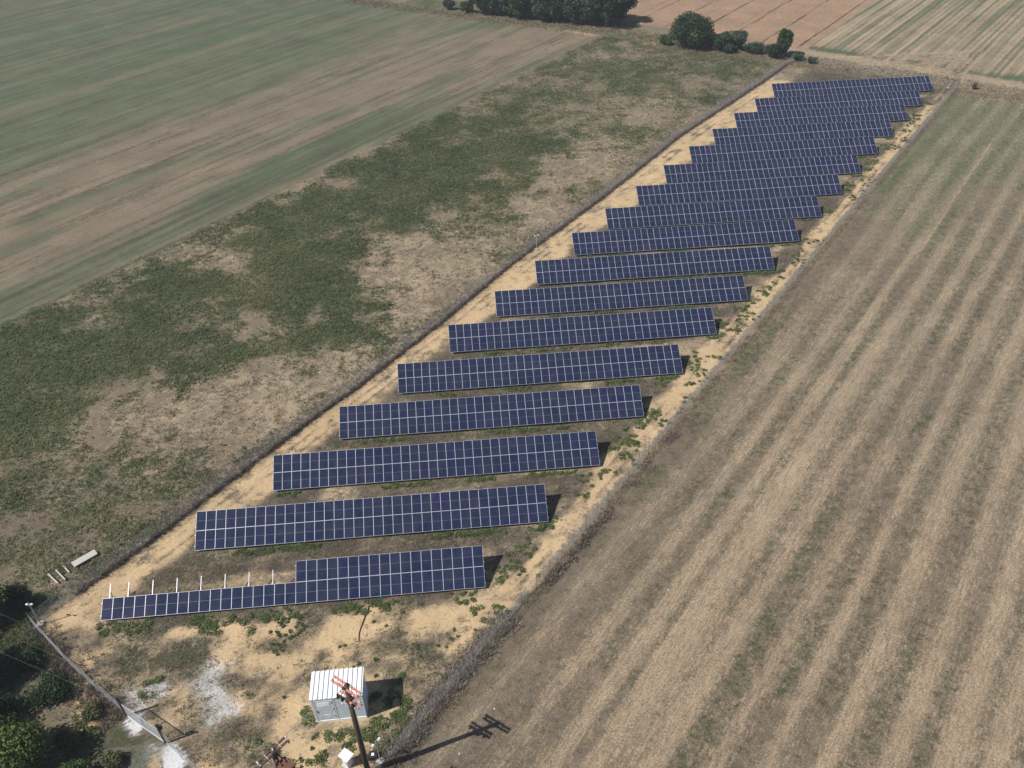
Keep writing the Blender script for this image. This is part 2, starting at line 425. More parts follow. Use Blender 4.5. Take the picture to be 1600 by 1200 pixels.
    h = math_('ADD', math_('MULTIPLY', nB.outputs[0], .6), math_('MULTIPLY', nC.outputs[0], .4))
    lk(h, bp.inputs['Height']); lk(bp.outputs[0], b.inputs['Normal'])
    return m

M_ground = ground_material()

def blade_material(name, stops, rough=.8, trans=.0):
    """leaf colour from the 'tone' attribute that every blade carries"""
    m, nt, b = new_mat(name)
    at = N(nt, 'ShaderNodeAttribute', attribute_name='tone')
    cr = N(nt, 'ShaderNodeValToRGB')
    e = cr.color_ramp.elements
    e[0].position = 0; e[0].color = (*stops[0], 1); e[1].position = 1; e[1].color = (*stops[-1], 1)
    for k, c in enumerate(stops[1:-1]):
        q = e.new((k+1)/(len(stops)-1)); q.color = (*c, 1)
    nt.links.new(at.outputs['Fac'], cr.inputs[0]); nt.links.new(cr.outputs[0], b.inputs['Base Color'])
    b.inputs['Roughness'].default_value = rough; b.inputs['Specular IOR Level'].default_value = .2
    if trans:
        tb = N(nt, 'ShaderNodeBsdfTranslucent'); nt.links.new(cr.outputs[0], tb.inputs[0])
        mx = N(nt, 'ShaderNodeMixShader'); mx.inputs[0].default_value = trans
        nt.links.new(b.outputs[0], mx.inputs[1]); nt.links.new(tb.outputs[0], mx.inputs[2])
        nt.links.new(mx.outputs[0], nt.nodes['Material Output'].inputs[0])
    return m

M_dry = blade_material('dry_grass', [(.10,.085,.06), (.21,.17,.12), (.34,.28,.20), (.50,.43,.31)], trans=.2)
M_weed = blade_material('green_weed', [(.060,.085,.034), (.105,.140,.055), (.145,.185,.070), (.23,.25,.11)], trans=.3)
M_olive = blade_material('field_weed', [(.046,.062,.030), (.074,.094,.042), (.125,.135,.062), (.25,.21,.10)], trans=.25)
M_twig = blade_material('dry_twigs', [(.08,.065,.055), (.16,.13,.11), (.25,.21,.18), (.36,.32,.27)])
M_leaf_dark = blade_material('dark_leaves', [(.010,.024,.012), (.022,.045,.020), (.038,.070,.030), (.065,.105,.045)], rough=.6, trans=.2)
M_leaf_blue = blade_material('blue_green_leaves', [(.014,.028,.018), (.028,.052,.034), (.048,.080,.052), (.085,.12,.08)], rough=.6, trans=.2)
M_leaf_mid = blade_material('mid_leaves', [(.028,.050,.016), (.052,.088,.024), (.090,.140,.036), (.14,.20,.055)], rough=.6, trans=.25)
M_bark = plain('bark', (.10,.075,.055), .9, var=.3, scale=5, bump=.5)
M_frame = plain('panel_frame', (.56,.59,.68), .4, .3, var=.10, scale=2)
M_line = plain('cell_gap', (.15,.17,.24), .4, 0, var=.05, scale=2)
M_steel = plain('galvanised_steel', (.52,.54,.57), .45, .55, var=.12, scale=3)
M_wire = plain('galvanised_wire', (.33,.34,.38), .6, .1, var=.1, scale=.5)
M_fpost = plain('weathered_fence_steel', (.20,.20,.21), .6, .2, var=.2, scale=3)
M_white = plain('white_sheet_metal', (.78,.80,.83), .45, 0, var=.09, scale=2.2)
M_wall = plain('pale_grey_wall_sheet', (.66,.74,.82), .5, 0, var=.10, scale=2.5)
M_door = plain('pale_door_sheet', (.60,.69,.78), .5, 0, var=.10, scale=2.5)
M_wood = plain('creosoted_wood', (.060,.042,.032), .85, 0, var=.35, scale=4, bump=.4)
M_red = plain('faded_red_paint', (.60,.20,.13), .6, 0, var=.25, scale=6)
M_rust = plain('rusty_steel', (.13,.058,.038), .8, 0, var=.35, scale=6, bump=.2)
M_black = plain('black_paint', (.018,.019,.023), .5, 0, var=.2)
M_porc = plain('insulator_porcelain', (.62,.60,.60), .25, 0, var=.05)
M_conc = plain('concrete', (.48,.46,.43), .9, 0, var=.15, scale=5, bump=.3)
M_stone = plain('pale_stone', (.44,.42,.385), .9, 0, var=.12, scale=9, bump=.3)
M_cable = plain('line_conductor', (.22,.23,.25), .5, .4, var=.05)
M_pipe = plain('brown_pipe', (.11,.075,.045), .7, 0, var=.2, scale=10)

def panel_material():
    m, nt, b = new_mat('panel_glass')
    lk = nt.links.new
    oi = N(nt, 'ShaderNodeObjectInfo')
    cr = N(nt, 'ShaderNodeValToRGB'); e = cr.color_ramp.elements
    e[0].position = 0; e[0].color = (.009,.015,.048, 1); e[1].position = 1; e[1].color = (.015,.016,.058, 1)
    q = e.new(.35); q.color = (.012,.018,.052, 1); q = e.new(.7); q.color = (.008,.017,.048, 1)
    lk(oi.outputs['Random'], cr.inputs[0])
    # cells, six across and twenty-four along, a hair of light between them
    tc = N(nt, 'ShaderNodeTexCoord'); sp = N(nt, 'ShaderNodeSeparateXYZ'); lk(tc.outputs['Object'], sp.inputs[0])
    def lines(out, per, w):
        a = N(nt, 'ShaderNodeMath', operation='DIVIDE'); lk(out, a.inputs[0]); a.inputs[1].default_value = per
        f = N(nt, 'ShaderNodeMath', operation='FRACT'); lk(a.outputs[0], f.inputs[0])
        g = N(nt, 'ShaderNodeMath', operation='LESS_THAN'); lk(f.outputs[0], g.inputs[0]); g.inputs[1].default_value = w
        return g.outputs[0]
    lx = lines(sp.outputs[0], .165, .045); ly = lines(sp.outputs[1], .0735, .06)
    mx = N(nt, 'ShaderNodeMath', operation='MAXIMUM'); lk(lx, mx.inputs[0]); lk(ly, mx.inputs[1])
    sc = N(nt, 'ShaderNodeMath', operation='MULTIPLY'); lk(mx.outputs[0], sc.inputs[0]); sc.inputs[1].default_value = .14
    mix = N(nt, 'ShaderNodeMix', data_type='RGBA'); lk(sc.outputs[0], mix.inputs[0]); lk(cr.outputs[0], mix.inputs[6]); mix.inputs[7].default_value = (.11,.13,.22,1)
    # dust
    no = N(nt, 'ShaderNodeTexNoise'); no.inputs['Scale'].default_value = .8; no.inputs['Detail'].default_value = 5
    geo = N(nt, 'ShaderNodeNewGeometry'); lk(geo.outputs['Position'], no.inputs['Vector'])
    mr = N(nt, 'ShaderNodeMapRange'); mr.inputs[1].default_value = .35; mr.inputs[2].default_value = .75; mr.inputs[3].default_value = .0; mr.inputs[4].default_value = .06
    lk(no.outputs[0], mr.inputs[0])
    mix2 = N(nt, 'ShaderNodeMix', data_type='RGBA'); lk(mr.outputs[0], mix2.inputs[0]); lk(mix.outputs[2], mix2.inputs[6]); mix2.inputs[7].default_value = (.30,.28,.25,1)
    lk(mix2.outputs[2], b.inputs['Base Color'])
    b.inputs['Roughness'].default_value = .14; b.inputs['IOR'].default_value = 1.45
    return m
M_glass = panel_material()

# ------------------------------------------------------------------ ground sheets
def axis_coords(lo, hi, step, lo2, hi2, grow=1.10, far_step=None):
    c = list(np.arange(lo, hi, step))
    s = step; v = c[-1]
    while v < hi2: s = s*grow; v += s; c.append(v)
    s = step; v = c[0]; front = []
    while v > lo2: s = s*grow; v -= s; front.append(v)
    return np.array(front[::-1]+c)

ua = np.concatenate([axis_coords(-92, 78, .36, -92.1, 2500, 1.02)])
s_ = .36; v_ = ua[0]; pre = []
while v_ > -2500:
    s_ = min(s_*1.02, 1.0) if v_ > -340 else s_*1.15
    v_ -= s_; pre.append(v_)
ua = np.array(pre[::-1]+list(ua))
va = list(np.arange(-30, 75, .36)); s_ = .36; v_ = va[-1]
while v_ < 3000:
    s_ = min(s_*1.01, .9) if v_ < 285 else s_*1.15
    v_ += s_; va.append(v_)
s_ = .36; v_ = va[0]; pre = []
while v_ > -2500: s_ *= 1.15; v_ -= s_; pre.append(v_)
va = np.array(pre[::-1]+va)
_u2 = ua[np.concatenate([[True], np.diff(ua) > 0])]
UU, VV = np.meshgrid(_u2, va)
GX = UU+SK*VV; GY = VV
cover, (gu, gs, gdl, gif, gplot, gright, gback) = ground_masks(GX, GY)
near = (np.abs(UU) < 400) & (VV > -60) & (VV < 330)
h = (fbm(GX, GY, .9, 201, 3)-.5)*.10 + (fbm(GX, GY, 6, 205, 3)-.5)*.22
h *= np.where(near, 1, .0)
h += np.exp(-((gdl+.5)/.55)**2)*.22*(GY > 1)*(gs < -7)*np.where(near, 1, 0)       # low bank along the left fence
h += np.exp(-((gu-43.6)/.5)**2)*.12*(GY < 128)*(GY > -16)*np.where(near, 1, 0)
h -= .55*np.exp(-((gs+1.5)/3.0)**2)*(gu > -12)*np.where(near, 1, 0)                # shallow ditch at the far edge
flat = (poly_sd(GX, GY, [(21,-13.2),(27.5,-13.2),(27.5,-9.2),(21,-9.2)]) > -.5)
h = np.where(flat, -.02, h)
nv, nu = UU.shape
vid = np.arange(nv*nu).reshape(nv, nu)
quads = np.stack([vid[:-1,:-1], vid[:-1,1:], vid[1:,1:], vid[1:,:-1]], -1).reshape(-1, 4)
def fc(a): return ((a[:-1,:-1]+a[:-1,1:]+a[1:,1:]+a[1:,:-1])/4).ravel()
fu, fs_, fdl, fif, fx, fy = fc(gu), fc(gs), fc(gdl), fc(gif), fc(GX), fc(GY)
reg = np.zeros(len(quads), int)                                      # 0 rough ground
reg[(fu > 43) & (fs_ < -8)] = 1
reg[(fdl < 0) & (fu > -79.5) & (fs_ < -8) & (fy > .6)] = 2
reg[(fu <= -79.5) & (fs_ < -8)] = 3
reg[(fif > 0) & (fs_ < -8)] = 4
reg[(fs_ >= 5.5) & (fs_ < 11.5) & (fx > 100)] = 5
reg[(fs_ >= 11.5) & (fu < -10)] = 6
reg[(fs_ >= 11.5) & (fu >= -10)] = 7
gverts = np.stack([GX, GY, h], -1).reshape(-1, 3)
cflat = cover.reshape(-1, 7).astype(np.float32)
for k, nm in enumerate(['ground', 'stubble_field', 'weedy_field', 'mown_field', 'solar_plot_ground', 'farm_track', 'ploughed_field', 'striped_field']):
    q = quads[reg == k]
    if not len(q): continue
    used, inv = np.unique(q, return_inverse=True)
    me = np_mesh(nm, gverts[used], inv.reshape(-1, 4), [M_ground], smooth=True)
    c = cflat[used]
    A = me.attributes.new('cover_a', 'FLOAT_COLOR', 'POINT'); A.data.foreach_set('color', np.concatenate([c[:, 0:3], np.ones((len(c),1))], 1).astype(np.float32).ravel())
    B = me.attributes.new('cover_b', 'FLOAT_COLOR', 'POINT'); B.data.foreach_set('color', np.concatenate([c[:, 3:6], np.ones((len(c),1))], 1).astype(np.float32).ravel())
    Cc = me.attributes.new('cover_c', 'FLOAT', 'POINT'); Cc.data.foreach_set('value', c[:, 6].copy())
    tag(link(nm, me), kind='structure')

def ground_z(x, y):
    """height of the modelled ground"""
    x = np.asarray(x, float); y = np.asarray(y, float)
    u = x-SK*y; s = y+.8*(x-128.7)-160.6; dl = x-left_x(y)
    z = (fbm(x, y, .9, 201, 3)-.5)*.10+(fbm(x, y, 6, 205, 3)-.5)*.22
    z = z+np.exp(-((dl+.5)/.55)**2)*.22*(y > 1)*(s < -7)
    z = z+np.exp(-((u-43.6)/.5)**2)*.12*(y < 128)*(y > -16)
    return z-.55*np.exp(-((s+1.5)/3.0)**2)*(u > -12)

# ------------------------------------------------------------------ grass and weeds
CAMP = np.array([36.9, -52.6, 68.3])
def blades_mesh(name, x, y, z, hgt, rad, nb, width, mat, tone, tone_var=.25, lean=.5, leafy=False, rise=0.0):
    """tufts of nb bent blades each; arrays per tuft"""
    n = len(x)
    X = np.repeat(x, nb); Y = np.repeat(y, nb); Z = np.repeat(z, nb); H = np.repeat(hgt, nb); Rr = np.repeat(rad, nb)
    T = np.clip(np.repeat(tone, nb)+RNG.normal(0, tone_var, n*nb), 0, 1)
    a = RNG.uniform(0, 2*math.pi, n*nb); r0 = np.sqrt(RNG.uniform(0, 1, n*nb))*Rr
    bx = X+np.cos(a)*r0; by = Y+np.sin(a)*r0
    hh = H*RNG.uniform(.5, 1.1, n*nb)
    if leafy:   # dome of short leaves
        bz = Z+hh*np.sqrt(np.clip(1-(r0/np.maximum(Rr, 1e-3))**2, 0, 1))*RNG.uniform(.3, 1, n*nb)
    else: bz = Z-.03
    b2 = RNG.uniform(0, 2*math.pi, n*nb); wv = width*RNG.uniform(.6, 1.4, n*nb)
    wx = np.cos(b2)*wv/2; wy = np.sin(b2)*wv/2
    if leafy:
        ll_ = wv*1.8; az = RNG.uniform(0, 2*math.pi, n*nb); el = RNG.uniform(-.3, 1.0, n*nb)
        tx = bx+np.cos(az)*np.cos(el)*ll_; ty = by+np.sin(az)*np.cos(el)*ll_; tz = bz+np.sin(el)*ll_
        wx = -np.sin(az)*wv/2; wy = np.cos(az)*wv/2
    else:
        ld = a+RNG.normal(0, .7, n*nb); lm = hh*lean*RNG.uniform(.3, 1.2, n*nb)
        tx = bx+np.cos(ld)*lm; ty = by+np.sin(ld)*lm; tz = bz+hh
    P = np.stack([np.stack([bx-wx, by-wy, bz], -1), np.stack([bx+wx, by+wy, bz], -1), np.stack([tx, ty, tz], -1)], 1)
    me = np_mesh(name, P.reshape(-1, 3), np.arange(3*n*nb).reshape(-1, 3), [mat])
    at = me.attributes.new('tone', 'FLOAT', 'FACE'); at.data.foreach_set('value', T.astype(np.float32))
    return me

def scatter(n, u0, u1, y0, y1, dens, power=1.0):
    """random points in skewed box, thinned by dens(x,y) and by distance"""
    u = RNG.uniform(u0, u1, n); y = RNG.uniform(y0, y1, n); x = u+SK*y
    d = np.sqrt((x-CAMP[0])**2+(y-CAMP[1])**2+CAMP[2]**2)
    k = dens(x, y)*np.clip((80/d)**power, 0, 1)
    m = RNG.uniform(0, 1, n) < k
    return x[m], y[m]

# tall weeds and dead stalks of the left field
def dens_wf(x, y):
    C, (u, s, dl, inf, pl, rt, bk) = ground_masks(x, y)
    return (dl < -.3)*(u > -79)*(bk < .5)*np.clip(C[..., 0]*1.15-.12, .04, 1)
x, y = scatter(230000, -80, -5, 2, 200, dens_wf, .8)
n_ = fbm(x, y, 5, 301, 3)
z = ground_z(x, y)
me = blades_mesh('field_weeds', x, y, z, RNG.uniform(.15, .38, len(x)), np.full(len(x), .28), 6, .11, M_olive, .05+.9*n_**1.3, leafy=True)
tag(link('field_weeds', me), 'low olive green weeds spread over the left field', 'weeds', kind='stuff')
def dens_ws(x, y):
    C, (u, s, dl, inf, pl, rt, bk) = ground_masks(x, y)
    return (dl < -.3)*(u > -79)*(bk < .5)*(C[..., 1]*1.1)*sstep(.42, .6, fbm(x, y, 1.2, 311, 3))
x, y = scatter(260000, -80, -5, 2, 200, dens_ws, .7)
me = blades_mesh('dead_stalks', x, y, ground_z(x, y), RNG.uniform(.15, .40, len(x)), np.full(len(x), .22), 6, .07, M_dry, .30+.75*fbm(x, y, 2, 305, 2), lean=1.1, tone_var=.3)
tag(link('dead_stalks', me), 'pale dead stalks lying among the weeds of the left field', 'dry grass', kind='stuff')
# stubble of the right field
def dens_rf(x, y):
    C, (u, s, dl, inf, pl, rt, bk) = ground_masks(x, y)
    return (u > 44)*(bk < .5)*(.25+.75*C[..., 1])
x, y = scatter(150000, 44, 100, -26, 130, dens_rf, 1.2)
me = blades_mesh('stubble', x, y, ground_z(x, y), RNG.uniform(.08, .18, len(x)), np.full(len(x), .22), 5, .05, M_dry, .25+.5*fbm(x, y, 3, 309, 2), lean=.9)
tag(link('stubble', me), 'short cut straw stubble of the striped brown field on the right', 'stubble', kind='stuff')
# weed litter between the panel rows
def dens_pl(x, y):
    C, (u, s, dl, inf, pl, rt, bk) = ground_masks(x, y)
    ur = x-.86517*y
    return (inf > .3)*(bk < .6)*np.clip(C[..., 4]*1.0+C[..., 0]*.7-.05, 0, 1)
x, y = scatter(260000, -12, 44, -19, 155, dens_pl, .5)
inf_c = ~((x > 21.2) & (x < 27.3) & (y > -13.2) & (y < -9.2)); x = x[inf_c]; y = y[inf_c]
me = blades_mesh('dry_weed_litter', x, y, ground_z(x, y), RNG.uniform(.06, .22, len(x)), np.full(len(x), .2), 6, .05, M_twig, .25+.7*fbm(x, y, 2.5, 315, 3), lean=1.0)
tag(link('dry_weed_litter', me), 'dry grey brown weed litter between the solar tables', 'weeds', kind='stuff')
def dens_lw(x, y):
    C, (u, s, dl, inf, pl, rt, bk) = ground_masks(x, y)
    return (inf > .3)*(bk < .6)*np.clip((C[..., 4]*.7+C[..., 0])*sstep(.44, .60, fbm(x, y, 2.2, 331, 3)), 0, 1)
x, y = scatter(90000, -12, 44, -16, 155, dens_lw, .5)
inf_c = ~((x > 21.2) & (x < 27.3) & (y > -13.2) & (y < -9.2)); x = x[inf_c]; y = y[inf_c]
me = blades_mesh('low_weeds', x, y, ground_z(x, y), RNG.uniform(.05, .16, len(x)), np.full(len(x), .22), 7, .07, M_olive, .15+.7*fbm(x, y, 4, 333, 2), leafy=True)
tag(link('low_weeds', me), 'low olive weeds scattered over the ground between the solar tables', 'weeds', kind='stuff')

# bright green weeds under the lower edges of the tables, on the wheel track and round the cabin
wx_, wy_, wr_, wt_ = [], [], [], []
for i, (rx, ry) in enumerate(ROWS):
    t = 0.0
    while t < 38:
        pr = float(fbm(np.array([rx+t]), np.array([ry*3.0]), 3.2, 401+i, 2)[0])
        if pr > (.52 if i == 0 and t > 4 else .56):
            k = (pr-.5)*3
            for _ in range(2):
                wx_.append(rx+t+random.uniform(-.4, .4)); wy_.append(ry-random.uniform(.15, .75 if i else 1.6)); wr_.append(random.uniform(.10, .34)*(.7+1.0*k)); wt_.append(random.uniform(.05, .7))
        t += .32
for (cx, cy, r_) in ((39.6,1.4,.7),(36.7,-2.2,.6),(60.8,25.5,1.3),(56.8,20.5,1.0),(58.7,23.3,.9),(81.4,49.4,1.1),(79.6,47.6,1.0),(75.2,43.3,1.2),(72.1,35.9,.7),(76.4,42,1.0),(73.8,41.2,.9),
                     (103.7,76.4,1.3),(118.4,92.4,1.0),(112.0,85.6,1.1),(94.5,65.8,1.0),(63.3,31.2,.9),(66.8,30.7,.7),(49.5,12.2,.8),(110.6,84,1.0),(127,101.6,1.1),(134.5,110,1.1),(141,118,1.0),(147,125,1.2),(88.5,57.4,.8),
                     (27.2,-10.6,.7),(28.6,-10.9,.9),(29.9,-11.5,.8),(27.9,-13.0,1.1),(26.9,-13.9,1.0),(25.7,-14.4,.8),(29.0,-12.5,.9),(21.2,-12.2,.7),(21.0,-11.2,.5),(23.5,-14.1,.8),(24.3,-13.6,.6),(22.6,-16.0,.9),(29.0,-14.5,.9),(28.1,-15.6,.9),
                     (29.8,-13.3,.8),(24.9,-15.3,.6),(18.6,-14.6,.6),(19.8,-16.3,.6),(16.9,-13.6,.4),(9.3,-.6,.9),(11.3,-1.6,1.0),(12.6,-.9,.8),(10.3,-1.5,.7),(4.2,.2,.6),(13.9,-1.3,.5),(6.6,-6.9,.8),(6.2,-8.2,.7),(14.7,-2.2,.4),
                     (2.2,-11.6,1.0),(.6,-10.6,.8),(-1.0,-7.2,1.0),(-2.2,-6.6,.9),(27.6,-.9,.5),(24.9,-.6,.7),(23.6,-.5,.7)):
    for _ in range(int(7*r_*r_)+2):
        a = random.uniform(0, 6.28); q = random.random()**.6*r_
        wx_.append(cx+math.cos(a)*q); wy_.append(cy+math.sin(a)*q*.8); wr_.append(random.uniform(.22, .45)); wt_.append(random.uniform(.15, .7))
x = RNG.uniform(36.5, 42.5, 1500); y = RNG.uniform(-12, 128, 1500); x2 = x+.86517*y
k = fbm(x2, y, 3.0, 71, 3) > .60
for a, b_ in zip(x2[k], y[k]):
    wx_.append(a); wy_.append(b_); wr_.append(random.uniform(.12, .32)); wt_.append(random.uniform(.1, .6))
x = RNG.uniform(0, 42, 1400); y = RNG.uniform(-17, 0, 1400)
k = (poly_sd(x, y, FRONT+[(42, 0)]) > .5) & (fbm(x, y, 2.4, 77, 3) > .60) & (x > 16) & ~((x > 21.2) & (x < 27.3) & (y > -13.2) & (y < -9.2))
for a, b_ in zip(x[k], y[k]):
    wx_.append(a); wy_.append(b_); wr_.append(random.uniform(.06, .20)); wt_.append(random.uniform(0, .5))
wx_ = np.array(wx_); wy_ = np.array(wy_); wr_ = np.array(wr_); wt_ = np.array(wt_)
me = blades_mesh('green_weeds', wx_, wy_, ground_z(wx_, wy_), wr_*.8, wr_, 40, .10, M_weed, wt_, leafy=True, tone_var=.2)
tag(link('green_weeds', me), 'fresh green weed clumps along the panel rows and around the white cabin', 'weeds', kind='stuff')

x = RNG.uniform(-16, 9, 26000); y = RNG.uniform(-18, 4, 26000)
k = (poly_sd(x, y, FRONT+[(42, 0), (60, 60), (20, 60)]) < -.35) & (x-left_x(y) < 6) & (fbm(x, y, 2.6, 351, 4) > .47) & (poly_sd(x, y, PAD) < -.2) & (RNG.uniform(0, 1, 26000) < .6+.4*(x < 1))
x, y = x[k], y[k]
me = blades_mesh('scrub_undergrowth', x, y, ground_z(x, y), RNG.uniform(.15, .75, len(x))*(.4+fbm(x, y, 2, 353, 2)), RNG.uniform(.15, .45, len(x)), 12, .09, M_olive, .1+.7*fbm(x, y, 3, 355, 2), leafy=True)
tag(link('scrub_undergrowth', me), 'dark tangled undergrowth outside the front left fence', 'weeds', kind='stuff')

# strips of tall dry growth along the fences and the far bank
def strip(name, pts, half, n, hmin, hmax, mat, tone, label, side=0.0, width=.05, lean=.5, seed=0, nb=7, thr=.0):
    pts = np.array(pts, float); seg = np.hypot(*np.diff(pts, axis=0).T); cum = np.concatenate([[0], np.cumsum(seg)])
    t = RNG.uniform(0, cum[-1], n)
    px = np.interp(t, cum, pts[:, 0]); py = np.interp(t, cum, pts[:, 1])
    i = np.clip(np.searchsorted(cum, t)-1, 0, len(seg)-1); d = np.diff(pts, axis=0)[i]/seg[i][:, None]
    off = RNG.normal(side, half, n)
    x = px-d[:, 1]*off; y = py+d[:, 0]*off
    q = fbm(x, y, 3.0, seed+500, 3); k = q > thr; x, y, q = x[k], y[k], q[k]
    me = blades_mesh(name, x, y, ground_z(x, y), RNG.uniform(hmin, hmax, len(x))*(.5+q), np.full(len(x), .16), nb, width, mat, tone+.6*(q-.5), lean=lean)
    return tag(link(name, me), label, 'dry grass', kind='stuff')
strip('tall_dry_grass', LEFT_FENCE[1:], .20, 7000, .25, .55, M_twig, .22, 'dark tangle of dry weeds at the foot of the long left fence', side=.05, seed=1)
strip('tall_dry_grass', LEFT_FENCE[1:], .8, 7000, .2, .5, M_twig, .75, 'grey dry grass on the field side of the long left fence', side=1.2, seed=2)
RF = [(SK*y+43.0, y) for y in (-19, -10, 0, 20, 50, 90, 128)]
strip('tall_dry_grass', RF, .40, 8000, .10, .34, M_dry, .60, 'dry brown grass along the right fence beside the stubble field', side=-.3, seed=3, thr=.42)
strip('thorn_scrub', [(26.2,-19.5),(30.4,-14.6),(33.8,-10.0),(39.8,-3.2)], .65, 1800, .25, .75, M_twig, .75, 'grey leafless scrub along the near end of the right fence', side=.1, seed=4, nb=12, width=.045, lean=.8)
strip('thorn_scrub', [(39.8,-3.2),(47.4,4.8),(53.1,11.2),(63.5,23.3),(72,33)], .35, 1500, .2, .6, M_twig, .55, 'low brown scrub in the middle of the right fence', side=-.6, seed=5, nb=10, thr=.5)
strip('thorn_scrub', [(-6.6,.2),(-1.8,-4.6),(2.1,-8.0),(4.6,-10.2)], .9, 1100, .3, .8, M_twig, .75, 'grey scrub growing through the front left fence', side=-.5, seed=6, nb=10)
strip('bank_grass', [(98,180),(128,157.5),(150,141),(175,122),(200,103)], 3.0, 14000, .12, .36, M_dry, .45, 'dry grass covering the far bank behind the last solar table', side=0, seed=7, nb=6, width=.12)
strip('verge_grass', [(10,241),(40,221),(68,203),(92,191),(100,182)], 1.8, 3500, .3, .7, M_dry, .55, 'dry verge grass in front of the far row of trees', side=-.5, seed=8, width=.14)

# ------------------------------------------------------------------ solar tables
ct, stl = math.cos(TILT), math.sin(TILT)
def module_mesh():
    b = MB(); w = W-.012; l = L-.012; m = Matrix(((1,0,0,0),(0,ct,-stl,0),(0,stl,ct,0),(0,0,0,1)))
    # written in the module's own plane; the object is turned by TILT
    b.box(0, w, 0, l, -.035, 0, 0)
    e = .022
    b.add([(e,e,.002),(w-e,e,.002),(w-e,l-e,.002),(e,l-e,.002)], [(0,1,2,3)], 1)
    b.add([(e,l/2-.011,.004),(w-e,l/2-.011,.004),(w-e,l/2+.011,.004),(e,l/2+.011,.004)], [(0,1,2,3)], 2)
    return b.mesh('solar_panel', [M_frame, M_glass, M_line])
ME_MOD = module_mesh()
ME_RAFT = MB().box(-.035, .035, .12, 3.55, -.17, -.09).mesh('rafter', [M_steel])
ME_RPOST = MB().box(-.05, .05, -.04, .04, -.3, CLEAR+2.75*stl-.14).mesh('post', [M_steel])
ME_FPOST = MB().box(-.05, .05, -.04, .04, -.3, CLEAR+.75*stl-.14).mesh('post', [M_steel])
ME_PURL = MB().box(-.1, 36*W+.1, -.03, .03, -.09, -.036).mesh('purlin', [M_steel])
ME_PURS = MB().box(18*W-.1, 36*W+.1, -.03, .03, -.09, -.036).mesh('purlin', [M_steel])
RAFT = [.6]+[2.3+2.25*k for k in range(15)]
ordw = ['first','second','third','fourth','fifth','sixth','seventh','eighth','ninth','tenth','eleventh','twelfth','thirteenth','fourteenth','fifteenth','sixteenth','seventeenth']
for i, (rx, ry) in enumerate(ROWS):
    if i == 0: lab = 'solar table nearest the white cabin, its left half only one panel high with bare rafters'
    elif i == 1: lab = 'full length solar table directly behind the half built one nearest the cabin'
    elif i == NROW-1: lab = 'farthest solar table, last before the dry bank and far fields'
    elif i == NROW-2: lab = 'solar table just in front of the farthest one'
    else: lab = 'long blue solar table, %s row back counted from the white cabin' % ordw[i]
    t = thing('solar_table', (rx, ry, 0), lab, 'solar panels', 'rows of solar tables in the fenced plot')
    for s in (0, 1):
        for k in range(36):
            if i == 0 and s == 1 and k < 18: continue
            o = link('solar_panel', ME_MOD, t, (k*W+.006, (s*L+.006)*ct, CLEAR+(s*L+.006)*stl))
            o.rotation_euler = (TILT+random.uniform(-.012, .012), random.uniform(-.006, .006), random.uniform(-.002, .002))
    for k, q in enumerate(RAFT):
        xx = q*W
        o = link('rafter', ME_RAFT, t, (xx, 0, CLEAR)); o.rotation_euler = (TILT, 0, 0)
        if i < 11 or k % 3 == 0:
            link('post', ME_RPOST, t, (xx, 2.75*ct+.07, 0)); link('post', ME_FPOST, t, (xx, .75*ct+.07, 0))
    for q in (.45, 1.65, 2.55, 3.75):
        o = link('purlin', ME_PURS if (i == 0 and q > 2.2) else ME_PURL, t, (0, q*ct, CLEAR+q*stl)); o.rotation_euler = (TILT, 0, 0)

# ------------------------------------------------------------------ fences
def wires_mesh(name, A, B, rad, mat):
    """three sided wires from A to B (n,3)"""
    A = np.asarray(A, float); B = np.asarray(B, float); d = B-A; d /= np.linalg.norm(d, axis=1)[:, None]
    ref = np.where(np.abs(d[:, 2:3]) > .9, [[1., 0, 0]], [[0, 0, 1.]])
    p = np.cross(d, ref); p /= np.linalg.norm(p, axis=1)[:, None]; q = np.cross(d, p)
    V = []
    for base in (A, B):
        for j in range(3):
            an = 2*math.pi*j/3; V.append(base+(p*math.cos(an)+q*math.sin(an))*rad)
    V = np.stack(V, 1).reshape(-1, 3); n = len(A); o = np.arange(n)[:, None]*6
    F = np.concatenate([o+np.array([[0,1,4,3]]), o+np.array([[1,2,5,4]]), o+np.array([[2,0,3,5]])], 0)
    return np_mesh(name, V, F, [mat])

